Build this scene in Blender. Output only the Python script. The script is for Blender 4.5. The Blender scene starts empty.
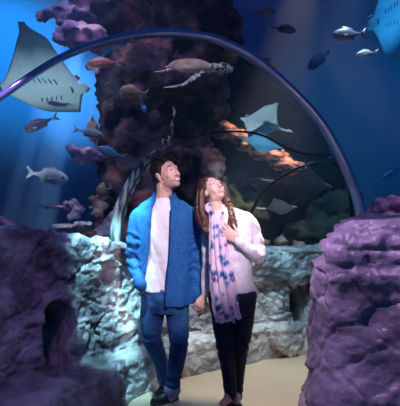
import bpy, bmesh, math, random
from mathutils import Vector, Matrix, noise, Quaternion
from mathutils.bvhtree import BVHTree
random.seed(7)
F = 420.0
sc = bpy.context.scene
C = sc.collection
V = Vector
def P(px, py, d):
    """world point seen at photo pixel (px,py) at distance d along the view axis"""
    return V(((px-200)/F*d, d, 1.45-(py-203)/F*d))
def lerp(a, b, t): return a+(b-a)*t
def sstep(a, b, x):
    t = max(0, min(1, (x-a)/(b-a))); return t*t*(3-2*t)

# ------------------------------------------------------------------ materials
def mat(name, col, rough=.6, spec=.4, build=None, **kw):
    m = bpy.data.materials.new(name); m.use_nodes = True
    nt = m.node_tree; b = nt.nodes['Principled BSDF']
    b.inputs['Base Color'].default_value = (*col, 1)
    b.inputs['Roughness'].default_value = rough
    b.inputs['Specular IOR Level'].default_value = spec
    for k, v in kw.items(): b.inputs[k.replace('_', ' ')].default_value = v
    if build: build(nt, b)
    return m
def N(nt, t, **kw):
    n = nt.nodes.new(t)
    for k, v in kw.items():
        if hasattr(n, k): setattr(n, k, v)
        else: n.inputs[k].default_value = v
    return n
def noise_col(c1, c2, scale=5, detail=4, c3=None, lo=.35, hi=.65, bump=0, bscale=None, coord='Object', vec_scale=None, bdist=.02):
    def f(nt, b):
        tc = N(nt, 'ShaderNodeTexCoord'); src = tc.outputs[coord]
        if vec_scale:
            mp = N(nt, 'ShaderNodeMapping'); mp.inputs['Scale'].default_value = vec_scale
            nt.links.new(src, mp.inputs['Vector']); src = mp.outputs['Vector']
        n = N(nt, 'ShaderNodeTexNoise'); n.inputs['Scale'].default_value = scale; n.inputs['Detail'].default_value = detail
        nt.links.new(src, n.inputs['Vector'])
        r = N(nt, 'ShaderNodeValToRGB'); e = r.color_ramp.elements
        e[0].position = lo; e[0].color = (*c1, 1); e[1].position = hi; e[1].color = (*c2, 1)
        if c3:
            x = e.new((lo+hi)/2); x.color = (*c3, 1)
        nt.links.new(n.outputs['Fac'], r.inputs['Fac']); nt.links.new(r.outputs['Color'], b.inputs['Base Color'])
        if bump:
            n2 = N(nt, 'ShaderNodeTexNoise'); n2.inputs['Scale'].default_value = bscale or scale*4; n2.inputs['Detail'].default_value = 6
            nt.links.new(src, n2.inputs['Vector'])
            bp = N(nt, 'ShaderNodeBump'); bp.inputs['Strength'].default_value = bump; bp.inputs['Distance'].default_value = bdist
            nt.links.new(n2.outputs['Fac'], bp.inputs['Height']); nt.links.new(bp.outputs['Normal'], b.inputs['Normal'])
    return f
M = {}
M['rock'] = mat('carved_rock', (.3, .3, .3), .42, .6, noise_col((.07, .07, .08), (.62, .60, .60), 3.2, 9, c3=(.28, .26, .28), lo=.34, hi=.64, bump=1, bscale=11, bdist=.05))
M['boulder'] = mat('boulder_rock', (.3, .3, .3), .36, .6, noise_col((.16, .14, .16), (.54, .48, .52), 2.0, 9, c3=(.32, .28, .31), lo=.34, hi=.66, bump=.7, bscale=9, bdist=.045))
M['floor'] = mat('floor_resin', (.5, .4, .3), .38, .5, noise_col((.50, .36, .25), (.60, .46, .34), 1.2, 3, bump=.08, bscale=60))
M['tank'] = mat('tank_paint', (.03, .14, .42), .9, .1, noise_col((.018, .16, .46), (.028, .22, .56), .35, 3))
M['sand'] = mat('sand', (.25, .25, .3), .9, .1, noise_col((.10, .11, .14), (.28, .27, .28), 2, 6, bump=.4))
M['coral_dark'] = mat('coral_dark', (.1, .06, .08), .8, .2, noise_col((.02, .02, .03), (.30, .13, .11), 4.0, 9, c3=(.06, .05, .07), lo=.38, hi=.68, bump=1, bscale=12, bdist=.06))
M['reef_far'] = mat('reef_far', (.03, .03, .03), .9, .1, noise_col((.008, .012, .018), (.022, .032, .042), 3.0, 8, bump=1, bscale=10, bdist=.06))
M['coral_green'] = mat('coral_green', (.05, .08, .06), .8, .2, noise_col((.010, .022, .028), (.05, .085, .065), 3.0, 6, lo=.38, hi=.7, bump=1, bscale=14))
M['coral_pink'] = mat('coral_pink', (.4, .2, .3), .7, .3, noise_col((.10, .07, .20), (.78, .42, .52), 4.0, 6, c3=(.32, .18, .36), lo=.36, hi=.66, bump=1, bscale=20))
M['glow_warm'] = mat('glow_warm', (.5, .3, .2), .7, .3, noise_col((.06, .05, .10), (.95, .52, .28), 5.0, 5, c3=(.40, .20, .18), lo=.40, hi=.62, bump=1, bscale=24, vec_scale=(1, 1, 4)))  # streaked orange that paints a warm reflection
M['coral_tan'] = mat('coral_tan', (.4, .3, .2), .7, .3, noise_col((.16, .10, .10), (.55, .36, .25), 5.0, 6, bump=1, bscale=20))
M['coral_white'] = mat('coral_white', (.6, .6, .6), .7, .3, noise_col((.25, .24, .30), (.85, .76, .78), 6.0, 6, bump=1, bscale=20))
M['rib'] = mat('rib_acrylic', (.15, .25, .52), .16, .9, Coat_Weight=.6)
M['refl_streaks'] = mat('painted_reflection', (.4, .5, .5), .25, .8, noise_col((.04, .07, .08), (.60, .75, .72), 30, 4, lo=.42, hi=.62, vec_scale=(1, 1, .12)))  # pale streaks paint the reflection in the acrylic
M['rib_dark'] = mat('rib_dark', (.012, .018, .03), .3, .5)
M['ray_white'] = mat('ray_white', (.62, .72, .75), .5, .3, noise_col((.46, .58, .62), (.74, .82, .84), 3, 4))
M['ray_grey'] = mat('ray_grey', (.06, .09, .14), .5, .3, noise_col((.05, .08, .13), (.09, .13, .19), 6, 4))
M['ray_blue'] = mat('ray_blue', (.10, .40, .62), .5, .3, noise_col((.08, .36, .60), (.16, .48, .70), 4, 3))
def belly_build(nt, b):
    tc = N(nt, 'ShaderNodeTexCoord'); sp = N(nt, 'ShaderNodeSeparateXYZ'); nt.links.new(tc.outputs['Object'], sp.inputs[0])
    ab = N(nt, 'ShaderNodeMath', operation='ABSOLUTE'); nt.links.new(sp.outputs['Y'], ab.inputs[0])
    n = N(nt, 'ShaderNodeTexNoise'); n.inputs['Scale'].default_value = 5; nt.links.new(tc.outputs['Object'], n.inputs['Vector'])
    ad = N(nt, 'ShaderNodeMath', operation='MULTIPLY_ADD'); ad.inputs[1].default_value = .16; nt.links.new(n.outputs['Fac'], ad.inputs[0]); nt.links.new(ab.outputs[0], ad.inputs[2])
    r = N(nt, 'ShaderNodeValToRGB'); e = r.color_ramp.elements; e[0].position = .24; e[0].color = (.62, .72, .76, 1); e[1].position = .52; e[1].color = (.05, .10, .20, 1)
    nt.links.new(ad.outputs[0], r.inputs['Fac']); nt.links.new(r.outputs['Color'], b.inputs['Base Color'])
M['ray_belly'] = mat('ray_belly', (.6, .7, .75), .5, .3, belly_build)
M['gill'] = mat('gill_dark', (.12, .16, .2), .6)
M['black'] = mat('black', (.008, .008, .01), .4, .5)
M['skin'] = mat('skin', (.72, .45, .36), .45, .4, Subsurface_Weight=.08, Subsurface_Radius=(.02, .01, .006))
M['skin2'] = mat('skin_fair', (.80, .52, .43), .42, .4, Subsurface_Weight=.08, Subsurface_Radius=(.02, .01, .006))
M['stubble'] = mat('stubble', (.45, .28, .23), .6, .3)
M['lip'] = mat('lip', (.55, .27, .24), .4, .5)
M['lip2'] = mat('lip_red', (.62, .22, .24), .35, .5)
M['teeth'] = mat('teeth', (.9, .88, .85), .3, .5)
M['eye'] = mat('eye_white', (.85, .85, .85), .2, .6)
M['iris'] = mat('iris_brown', (.06, .03, .02), .2, .6)
M['hair_m'] = mat('hair_dark', (.018, .012, .012), .55, .3, noise_col((.008, .006, .007), (.035, .022, .02), 60, 3, bump=.6, bscale=90, vec_scale=(1, 1, .25)))
M['hair_f'] = mat('hair_brown', (.06, .02, .02), .35, .6, noise_col((.022, .008, .008), (.13, .045, .03), 45, 3, bump=.6, bscale=80, vec_scale=(1, 1, .12)))
M['tee'] = mat('tee_white', (.8, .8, .82), .8, .2, noise_col((.78, .78, .8), (.84, .84, .85), 30, 3, bump=.1, bscale=200))
M['blue'] = mat('shirt_blue', (.03, .17, .45), .75, .25, noise_col((.012, .10, .29), (.022, .135, .37), 40, 3, bump=.15, bscale=220))
M['blue_dark'] = mat('shirt_seam', (.015, .09, .27), .8, .2)
M['sweater'] = mat('sweater_white', (.8, .78, .82), .85, .2, noise_col((.76, .74, .78), (.85, .83, .86), 40, 3, bump=.15, bscale=180))
M['jeans'] = mat('jeans', (.03, .07, .16), .8, .2, noise_col((.012, .04, .13), (.05, .17, .38), 6, 6, bump=.3, bscale=200))
M['pants'] = mat('pants_navy', (.008, .012, .035), .7, .3, noise_col((.006, .009, .028), (.014, .022, .06), 8, 5, bump=.2, bscale=200))
M['shoe'] = mat('shoe_black', (.01, .01, .014), .45, .5)
M['sole'] = mat('sole_dark', (.03, .03, .04), .6, .3)
M['cuff'] = mat('jean_cuff', (.30, .32, .50), .8, .2)
M['metal'] = mat('metal', (.7, .7, .72), .25, .5, Metallic=1)
def scarf_build(nt, b):
    tc = N(nt, 'ShaderNodeTexCoord')
    n0 = N(nt, 'ShaderNodeTexNoise'); n0.inputs['Scale'].default_value = 14; n0.inputs['Detail'].default_value = 3
    nt.links.new(tc.outputs['Object'], n0.inputs['Vector'])
    mx = N(nt, 'ShaderNodeMixRGB'); mx.inputs['Fac'].default_value = .06
    nt.links.new(tc.outputs['Object'], mx.inputs['Color1']); nt.links.new(n0.outputs['Color'], mx.inputs['Color2'])
    v = N(nt, 'ShaderNodeTexVoronoi'); v.inputs['Scale'].default_value = 16
    nt.links.new(mx.outputs['Color'], v.inputs['Vector'])
    r = N(nt, 'ShaderNodeValToRGB'); e = r.color_ramp.elements
    e[0].position = .20; e[0].color = (.04, .07, .24, 1); e[1].position = .5; e[1].color = (.78, .62, .74, 1)
    x = e.new(.34); x.color = (.20, .34, .58, 1); x = e.new(.42); x.color = (.66, .50, .66, 1)
    nt.links.new(v.outputs['Distance'], r.inputs['Fac'])
    n1 = N(nt, 'ShaderNodeTexNoise'); n1.inputs['Scale'].default_value = 5
    nt.links.new(tc.outputs['Object'], n1.inputs['Vector'])
    r1 = N(nt, 'ShaderNodeValToRGB'); r1.color_ramp.elements[0].position = .36; r1.color_ramp.elements[1].position = .41
    nt.links.new(n1.outputs['Fac'], r1.inputs['Fac'])
    m2 = N(nt, 'ShaderNodeMixRGB'); m2.inputs['Color1'].default_value = (.78, .62, .74, 1)
    nt.links.new(r1.outputs['Color'], m2.inputs['Fac']); nt.links.new(r.outputs['Color'], m2.inputs['Color2'])
    # pink blossoms
    v2 = N(nt, 'ShaderNodeTexVoronoi'); v2.inputs['Scale'].default_value = 9
    nt.links.new(tc.outputs['Object'], v2.inputs['Vector'])
    r2 = N(nt, 'ShaderNodeValToRGB'); r2.color_ramp.elements[0].position = .10; r2.color_ramp.elements[0].color = (1, 1, 1, 1); r2.color_ramp.elements[1].position = .15; r2.color_ramp.elements[1].color = (0, 0, 0, 1)
    nt.links.new(v2.outputs['Distance'], r2.inputs['Fac'])
    m3 = N(nt, 'ShaderNodeMixRGB'); m3.inputs['Color2'].default_value = (.50, .10, .26, 1)
    nt.links.new(r2.outputs['Color'], m3.inputs['Fac']); nt.links.new(m2.outputs['Color'], m3.inputs['Color1'])
    nt.links.new(m3.outputs['Color'], b.inputs['Base Color'])
M['scarf'] = mat('scarf_print', (.7, .5, .6), .8, .2, scarf_build)
def turtle_build(c1, c2, scale):
    def f(nt, b):
        tc = N(nt, 'ShaderNodeTexCoord'); v = N(nt, 'ShaderNodeTexVoronoi'); v.feature = 'DISTANCE_TO_EDGE'; v.inputs['Scale'].default_value = scale
        nt.links.new(tc.outputs['Object'], v.inputs['Vector'])
        r = N(nt, 'ShaderNodeValToRGB'); r.color_ramp.elements[0].position = .05; r.color_ramp.elements[0].color = (*c1, 1)
        r.color_ramp.elements[1].position = .14; r.color_ramp.elements[1].color = (*c2, 1)
        nt.links.new(v.outputs['Distance'], r.inputs['Fac']); nt.links.new(r.outputs['Color'], b.inputs['Base Color'])
    return f
M['shell'] = mat('turtle_shell', (.4, .3, .2), .45, .4, noise_col((.26, .18, .14), (.56, .42, .32), 9, 5, bump=.3))
M['scales'] = mat('turtle_scales', (.3, .3, .3), .5, .4, turtle_build((.75, .68, .58), (.07, .07, .09), 22))
M['belly'] = mat('turtle_belly', (.7, .62, .5), .6, .3)
def fishmat(n, top, bot, k=.0): return mat(n, top, .4, .5, noise_col(bot, top, 14, 3, lo=.3, hi=.7))
M['f_dark'] = fishmat('fish_dark', (.05, .07, .12), (.12, .14, .2))
M['f_grey'] = fishmat('fish_grey', (.30, .34, .34), (.16, .20, .24))
M['f_pale'] = fishmat('fish_pale', (.62, .60, .62), (.40, .42, .5))
M['f_orange'] = fishmat('fish_orange', (.60, .20, .14), (.30, .10, .12))
M['f_yellow'] = fishmat('fish_yellow', (.50, .34, .16), (.22, .16, .12))
M['f_blue'] = fishmat('fish_blue', (.06, .30, .60), (.04, .16, .42))
M['f_teal'] = fishmat('fish_teal', (.12, .36, .42), (.08, .22, .34))

# glass: clear acrylic, transmission by thin surface + fresnel reflections
gm = bpy.data.materials.new('acrylic'); gm.use_nodes = True; nt = gm.node_tree; nt.nodes.clear()
o_ = N(nt, 'ShaderNodeOutputMaterial'); tr = N(nt, 'ShaderNodeBsdfTransparent'); tr.inputs['Color'].default_value = (.93, .97, 1, 1)
gl = N(nt, 'ShaderNodeBsdfGlossy'); gl.inputs['Roughness'].default_value = .12; fr = N(nt, 'ShaderNodeLayerWeight'); fr.inputs['Blend'].default_value = .5
pw = N(nt, 'ShaderNodeMath', operation='POWER'); pw.inputs[1].default_value = 4.5; nt.links.new(fr.outputs['Facing'], pw.inputs[0])
ml = N(nt, 'ShaderNodeMath', operation='MULTIPLY_ADD'); ml.inputs[1].default_value = .28; ml.inputs[2].default_value = .008; nt.links.new(pw.outputs[0], ml.inputs[0])
mx = N(nt, 'ShaderNodeMixShader'); nt.links.new(ml.outputs[0], mx.inputs[0]); nt.links.new(tr.outputs[0], mx.inputs[1]); nt.links.new(gl.outputs[0], mx.inputs[2]); nt.links.new(mx.outputs[0], o_.inputs[0])
M['glass'] = gm

# ------------------------------------------------------------------ object helpers
def link(name, me, mats, parent=None, smooth=True):
    o = bpy.data.objects.new(name, me); C.objects.link(o)
    for m in (mats if isinstance(mats, (list, tuple)) else [mats]): me.materials.append(M[m])
    if smooth:
        me.polygons.foreach_set('use_smooth', [True]*len(me.polygons))
    if parent: o.parent = parent
    return o
def from_bm(name, bm, mats, parent=None, smooth=True):
    me = bpy.data.meshes.new(name); bm.normal_update(); bm.to_mesh(me); bm.free()
    return link(name, me, mats, parent, smooth)
def tag(o, label=None, cat=None, group=None, kind=None):
    if label: o['label'] = label
    if cat: o['category'] = cat
    if group: o['group'] = group
    if kind: o['kind'] = kind
    return o
def empty(name, loc):
    o = bpy.data.objects.new(name, None); o.location = loc; o.empty_display_size = .1; C.objects.link(o); return o
def adopt(root, *obs):
    bpy.context.view_layer.update()
    for o in obs:
        o.parent = root; o.matrix_parent_inverse = Matrix.Translation(root.location).inverted()
def centre(o):
    """origin to the middle of the mesh"""
    me = o.data; n = len(me.vertices)
    c = V((0, 0, 0))
    for v in me.vertices: c += v.co
    c /= max(n, 1)
    me.transform(Matrix.Translation(-c)); o.location = c
    return o

# ------------------------------------------------------------------ mesh helpers
def spline(pts, n):
    """Catmull-Rom through tuples/vectors of any dimension"""
    pts = [tuple(p) for p in pts]; K = len(pts); out = []
    if K == 2:
        return [tuple(lerp(a, b, i/(n-1)) for a, b in zip(*pts)) for i in range(n)]
    for i in range(n):
        t = i/(n-1)*(K-1); k = min(int(t), K-2); f = t-k
        p0 = pts[max(k-1, 0)]; p1 = pts[k]; p2 = pts[k+1]; p3 = pts[min(k+2, K-1)]
        out.append(tuple(.5*((2*b)+(-a+c)*f+(2*a-5*b+4*c-d)*f*f+(-a+3*b-3*c+d)*f**3) for a, b, c, d in zip(p0, p1, p2, p3)))
    return out
def tube(bm, pts, rad, seg=14, n=None, flat=None, fratio=1, capn=3, mi=0):
    """closed tapered tube with rounded ends. flat: axis along which the section is scaled by fratio"""
    n = n or max(2, (len(pts)-1)*5+1)
    if not hasattr(rad, '__len__'): rad = [rad]*len(pts)
    ps = spline([(*p, r) for p, r in zip(pts, rad)], n)
    cs = [V(p[:3]) for p in ps]; rs = [max(p[3], 1e-4) for p in ps]
    tg = []
    for i in range(n):
        a = cs[max(i-1, 0)]; b = cs[min(i+1, n-1)]; d = (b-a); tg.append(d.normalized() if d.length > 1e-9 else V((0, 0, 1)))
    ref = V(flat).normalized() if flat is not None else (V((0, 1, 0)) if abs(tg[0].y) < .9 else V((1, 0, 0)))
    rings = []
    def ring(c, r, t):
        nonlocal ref
        u = ref-t*ref.dot(t)
        if u.length < 1e-4: u = V((1, 0, 0))-t*t.x
        u.normalize(); w = t.cross(u)
        if flat is None: ref = u
        return [bm.verts.new(c+u*(r*fratio*math.cos(2*math.pi*k/seg))+w*(r*math.sin(2*math.pi*k/seg))) for k in range(seg)]
    for k in range(capn, 0, -1):
        a = k/(capn+.5)*math.pi/2; rings.append(ring(cs[0]-tg[0]*rs[0]*math.sin(a)*min(fratio, 1), rs[0]*math.cos(a), tg[0]))
    for c, r, t in zip(cs, rs, tg): rings.append(ring(c, r, t))
    for k in range(1, capn+1):
        a = k/(capn+.5)*math.pi/2; rings.append(ring(cs[-1]+tg[-1]*rs[-1]*math.sin(a)*min(fratio, 1), rs[-1]*math.cos(a), tg[-1]))
    for a, b in zip(rings, rings[1:]):
        for k in range(seg):
            f = bm.faces.new((a[k], a[(k+1) % seg], b[(k+1) % seg], b[k])); f.material_index = mi
    f = bm.faces.new(list(reversed(rings[0]))); f.material_index = mi
    f = bm.faces.new(rings[-1]); f.material_index = mi
def ell(bm, c, r, rot=None, seg=18, mi=0):
    m = Matrix.Translation(V(c)) @ (rot.to_4x4() if rot else Matrix.Identity(4)) @ Matrix.Diagonal((*(r if hasattr(r, '__len__') else (r,)*3), 1))
    g = bmesh.ops.create_uvsphere(bm, u_segments=seg, v_segments=seg*2//3, radius=1, matrix=m)
    if mi:
        for v in g['verts']:
            for f in v.link_faces: f.material_index = mi
def remesh(bm, voxel, smooth=4, fac=.6):
    bmesh.ops.recalc_face_normals(bm, faces=bm.faces[:])
    me = bpy.data.meshes.new('tmp'); bm.to_mesh(me); bm.free()
    o = bpy.data.objects.new('tmp', me); C.objects.link(o)
    r = o.modifiers.new('r', 'REMESH'); r.mode = 'VOXEL'; r.voxel_size = voxel
    if smooth:
        s = o.modifiers.new('s', 'SMOOTH'); s.factor = fac; s.iterations = smooth
    dg = bpy.context.evaluated_depsgraph_get()
    m2 = bpy.data.meshes.new_from_object(o.evaluated_get(dg))
    bpy.data.objects.remove(o); bpy.data.meshes.remove(me)
    return m2
def displace(me, fn):
    ns = [v.normal.copy() for v in me.vertices]
    for v, n in zip(me.vertices, ns): v.co = v.co+n*fn(v.co, n)
    me.update()
def loft(bm, rings, close=False, mi=0):
    vs = [[bm.verts.new(p) for p in r] for r in rings]
    for a, b in zip(vs, vs[1:]):
        n = len(a)
        for k in range(n if close else n-1):
            f = bm.faces.new((a[k], a[(k+1) % n], b[(k+1) % n], b[k])); f.material_index = mi
    return vs
def fbm(p, o=5): return noise.fractal(p, 1.0, 2.0, o)
def ridged(p, o=5): return noise.ridged_multi_fractal(p, 1.0, 2.0, o, 1.0, 2.0)

# ------------------------------------------------------------------ camera
cam = bpy.data.cameras.new('camera'); co = bpy.data.objects.new('camera', cam); C.objects.link(co)
co.location = (0, 0, 1.45); co.rotation_euler = (math.pi/2, 0, 0); cam.sensor_width = 36; cam.sensor_fit = 'HORIZONTAL'; cam.lens = F/400*36
cam.clip_start = .05
sc.camera = co

# ------------------------------------------------------------------ rock displacement
def rockdisp(p, strata=1.0, seed=0.0):
    q = V((p.x+seed, p.y+seed*.7, p.z*1.25))
    w = V((fbm(q*1.5), fbm(q*1.5+V((9, 3, 1))), fbm(q*1.5+V((4, 7, 2)))))
    # blocky facets
    d, pts = noise.voronoi(q*3.0+w*.55)
    c = pts[0]; facet = noise.noise(c*7.3)*.5
    facet += (q*3.0+w*.55-c).dot(V((noise.noise(c*3.1+V((5, 0, 0))), noise.noise(c*4.7), noise.noise(c*2.9+V((0, 8, 0))))))*.35
    crack = -max(0, .13-(d[1]-d[0]))*.55
    d2, p2 = noise.voronoi(q*8.0+w*1.2)
    facet2 = noise.noise(p2[0]*5.1)*.5; crack2 = -max(0, .12-(d2[1]-d2[0]))*.5
    s = math.sin((p.z*21+fbm(V((p.x*1.3, p.y*1.3, p.z*2)))*5.0+seed))
    st = -max(0, s-.72)*.07*strata*(.5+.5*noise.noise(V((p.x*2.5, p.y*2.5, p.z*3))))*2
    return facet*.12+crack*.18+facet2*.034+crack2*.060+st*.4+fbm(q*2.2)*.05+fbm(q*14)*.010

# ---- long left/back wall with its ledge (path, left to right)
wl = [ # ledge front (x,y), wall foot (x,y), wall top (x,y), top z
 ((-1.10, .60), (-1.50, .60), (-1.70, .60), 1.36),
 ((-.98, 1.40), (-1.38, 1.50), (-1.58, 1.45), 1.35),
 ((-.80, 1.95), (-1.28, 2.10), (-1.42, 2.20), 1.315),
 ((-.72, 2.46), (-1.14, 2.58), (-1.20, 2.74), 1.285),
 ((-.55, 2.84), (-.84, 2.92), (-.90, 3.05), 1.22),
 ((-.50, 3.09), (-.62, 3.22), (-.66, 3.24), 1.13),
 ((-.17, 3.44), (-.26, 3.55), (-.28, 3.58), 1.08),
 ((.34, 3.71), (.30, 3.80), (.30, 3.84), 1.03),
 ((.95, 3.98), (.94, 4.07), (.94, 4.11), 1.00),
 ((1.60, 4.15), (1.58, 4.27), (1.58, 4.31), 1.00),
 ((2.60, 4.40), (2.60, 4.52), (2.60, 4.56), 1.00)]
NU, = (600,)
W = spline([(*a, *b, *c, z) for a, b, c, z in wl], NU)
bm = bmesh.new(); rings = []
holes = [(P(60, 334, 2.84), .12, .26), (P(305, 306, 4.05), .11, .21)]
for i, w in enumerate(W):
    lf = V((w[0], w[1], 0)); wf = V((w[2], w[3], 0)); wt = V((w[4], w[5], 0)); zt = w[6]
    wn = W[min(i+1, NU-1)]; wp = W[max(i-1, 0)]
    tg = V((wn[2]-wp[2], wn[3]-wp[3], 0)).normalized(); nrm = V((tg.y, -tg.x, 0))   # towards the path
    lz = .30+.06*sstep(.5, .3, i/NU)+.03*noise.noise(V((i*.02, 0, 0)))
    prof = []
    def seg(a, b, n, e=True):
        for k in range(n): prof.append(a.lerp(b, k/n))
    A = lf+V((0, 0, -.05)); B = lf+V((0, 0, lz-.04))+nrm*-.02; B2 = lf+V((0, 0, lz))-nrm*.06
    Cc = wf+V((0, 0, lz+.02)); D = wt+V((0, 0, zt-.03)); D2 = wt+V((0, 0, zt))-nrm*.04; E = wt-nrm*.42+V((0, 0, zt-.02)); G = wt-nrm*.5+V((0, 0, .4))
    seg(A, B, 30); seg(B, B2, 6); seg(B2, Cc, 22); seg(Cc, D, 88); seg(D, D2, 5); seg(D2, E, 26); seg(E, G, 8); prof.append(G)
    rings.append(prof)
vs = loft(bm, rings); bm.normal_update()
nsave = {v: v.normal.copy() for v in bm.verts}
avgn = sum((nsave[v] for r in vs for v in r[60:130]), V()).normalized()
sgn = 1 if avgn.dot(V((.4, -1, 0))) > 0 else -1
for r in vs:
    for k, v in enumerate(r):
        p = v.co.copy(); n = nsave[v]*sgn
        dd = rockdisp(p*1.0, 1.0)
        if k < 2 : dd *= .2
        elif k < 62: dd *= .6
        if k > 155: dd *= .6
        if 50 < k < 150:
            # soft swelling of the big slabs
            dd += .05*math.sin(p.z*7.5+p.x*1.5)*.5
        for (h, ru, rz) in holes:
            q = p-h; a = math.hypot(math.hypot(q.x, q.y)/ru, q.z/rz)
            a += .18*noise.noise(p*5)
            if 50 < k < 150 and a < 1.25: dd -= (.42 if h.x < 0 else .75)*(1-sstep(.80, 1.10, a))
        v.co = p+n*dd
bmesh.ops.recalc_face_normals(bm, faces=bm.faces[:])
o = from_bm('wall_left', bm, 'rock'); tag(o, 'long carved grey rock wall with a ledge, curving behind the couple', kind='structure')

# ---- right boulder
bp = [(1.78, .45), (1.54, 1.1), (1.26, 1.62), (.97, 2.0), (.715, 2.24), (.645, 2.42), (.70, 2.62), (.89, 2.86), (1.2, 3.1), (1.7, 3.25), (2.6, 3.4)]
NB = 330; BP = spline(bp, NB); rings = []
cx = V((2.6, 2.3, 0))
for i, w in enumerate(BP):
    a = V((*BP[max(i-1, 0)], 0)); b = V((*BP[min(i+1, NB-1)], 0)); t = (b-a).normalized(); n = V((-t.y, t.x, 0)); c = V((*w, 0))
    zt = 1.362+.02*noise.noise(V((i*.05, 3, 0)))+.05*sstep(.5, 0, i/NB)-.06*math.exp(-((i/NB-.5)/.09)**2)
    pr = []
    def seg(a, b, k_):
        for k in range(k_): pr.append(a.lerp(b, k/k_))
    foot = c+n*.06+V((0, 0, -.05)); mid = c+n*0.005+V((0, 0, .75)); sh = c-n*.06+V((0, 0, zt-.10)); tp = c-n*.13+V((0, 0, zt)); back = (c-n*.13).lerp(cx, .55)+V((0, 0, zt-.02))
    seg(foot, mid, 60); seg(mid, sh, 48); seg(sh, tp, 12); seg(tp, back, 40); pr.append(back)
    rings.append(pr)
bm = bmesh.new(); vs = loft(bm, rings); bm.normal_update(); nsave = {v: v.normal.copy() for v in bm.verts}
avgn = sum((nsave[v] for r in vs[60:150] for v in r[20:90]), V()).normalized(); sgn = 1 if avgn.dot(V((-1, -1, 0))) > 0 else -1
for i, r in enumerate(vs):
    for k, v in enumerate(r):
        p = v.co.copy(); n = nsave[v]*sgn
        q = V((p.x*1.6, p.y*1.6, p.z*1.9))
        s = math.sin(p.z*17+fbm(V((p.x*1.4, p.y*1.4, p.z*1.5)))*3.2+1.4)
        low = sstep(.8, .35, p.z); hi = sstep(1.08, 1.2, p.z)
        groove = -max(0, s-.55)*.12*(low*.9+.15+hi*.9)
        dd = fbm(q*.8)*.07+groove+fbm(q*4)*.014+ridged(q*2.5)*.012-.012
        s2 = math.sin(p.z*70+fbm(V((p.x*2, p.y*2, p.z*3)))*6); dd -= max(0, s2-.3)*.022*hi
        d, pts = noise.voronoi(q*2.4+V((fbm(q), fbm(q+V((3, 3, 3))), 0))*.4); dd += noise.noise(pts[0]*5)*.035-max(0, .1-(d[1]-d[0]))*.12
        if k > 118: dd *= .5
        v.co = p+n*dd
bmesh.ops.recalc_face_normals(bm, faces=bm.faces[:])
o = from_bm('rock_outcrop', bm, 'boulder'); tag(o, 'massive purple-lit artificial rock outcrop in the right foreground', 'rock')

# ---- floor
bm = bmesh.new()
vv = [bm.verts.new(p) for p in [(-3, -1.5, 0), (4, -1.5, 0), (4, 6, 0), (-3, 6, 0)]]; bm.faces.new(vv)
o = from_bm('floor', bm, 'floor', smooth=False); tag(o, 'smooth tan walkway floor', kind='structure')

# ---- tank wall (curved), sea bed
bm = bmesh.new(); rings = []
for i in range(61):
    a = math.radians(lerp(200, -20, i/60)); x = .5+10*math.cos(a); y = 1+9.5*math.sin(a)
    rings.append([V((x, y, z)) for z in (-.5, 1, 2.5, 4, 5.5, 7, 9)])
loft(bm, rings); o = from_bm('wall_back', bm, 'tank'); tag(o, 'deep blue curved aquarium tank wall', kind='structure')
corr = [(-3.5, -2), (-1.9, 1.0), (-1.75, 2.3), (-1.3, 3.05), (-.75, 3.5), (-.3, 3.85), (.3, 4.08), (1.0, 4.35), (2.6, 4.85), (4, 4.9), (4, -2)]
def inside(x, y):
    c = False
    for (x1, y1), (x2, y2) in zip(corr, corr[1:]+corr[:1]):
        if (y1 > y) != (y2 > y) and x < (x2-x1)*(y-y1)/(y2-y1)+x1: c = not c
    return c
bm = bmesh.new(); G = {}; st = .16
for i in range(-60, 66):
    for j in range(-6, 66):
        x = i*st; y = j*st
        G[i, j] = V((x, y, .74+.10*fbm(V((x*.7, y*.7, 0)))+.03*fbm(V((x*3, y*3, 1)))))
vm = {}
def gv(k):
    if k not in vm: vm[k] = bm.verts.new(G[k])
    return vm[k]
for i in range(-60, 65):
    for j in range(-6, 65):
        if inside((i+.5)*st, (j+.5)*st): continue
        x = (i+.5)*st-.5; y = (j+.5)*st-1
        if (x/10)**2+(y/9.5)**2 > .985: continue
        bm.faces.new((gv((i, j)), gv((i+1, j)), gv((i+1, j+1)), gv((i, j+1))))
o = from_bm('sea_bed', bm, 'sand'); tag(o, 'dim sandy sea bed beyond the tunnel', kind='structure')

# ---- water: hazy blue body of the tank, everywhere outside the tunnel
wm = bpy.data.materials.new('water'); wm.use_nodes = True; nt = wm.node_tree; nt.nodes.clear()
o_ = N(nt, 'ShaderNodeOutputMaterial'); vsc = N(nt, 'ShaderNodeVolumeScatter'); vsc.inputs['Color'].default_value = (.30, .55, 1, 1); vsc.inputs['Density'].default_value = .075; vsc.inputs['Anisotropy'].default_value = .2
nt.links.new(vsc.outputs[0], o_.inputs['Volume']); M['water'] = wm
pl = []
for i in range(41):
    a = math.radians(lerp(200, -20, i/40)); pl.append((.5+9.9*math.cos(a), 1+9.4*math.sin(a)))
pl += [(4, -2), (4, 5.0), (2.6, 4.95), (1.0, 4.45), (.3, 4.18), (-.3, 3.95), (-.85, 3.6), (-1.4, 3.12), (-1.85, 2.35), (-2.0, 1.0), (-3.5, -2)]
bm = bmesh.new(); lo_ = [bm.verts.new((x, y, .5)) for x, y in pl]; hi_ = [bm.verts.new((x, y, 6.6)) for x, y in pl]
bm.faces.new(list(reversed(lo_))); bm.faces.new(hi_)
for k in range(len(pl)): bm.faces.new((lo_[k], lo_[(k+1) % len(pl)], hi_[(k+1) % len(pl)], hi_[k]))
bmesh.ops.recalc_face_normals(bm, faces=bm.faces[:]); bmesh.ops.triangulate(bm, faces=bm.faces[:])
o = from_bm('water', bm, 'water', smooth=False); tag(o, 'clear deep blue aquarium water filling the tank', kind='structure')

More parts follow.
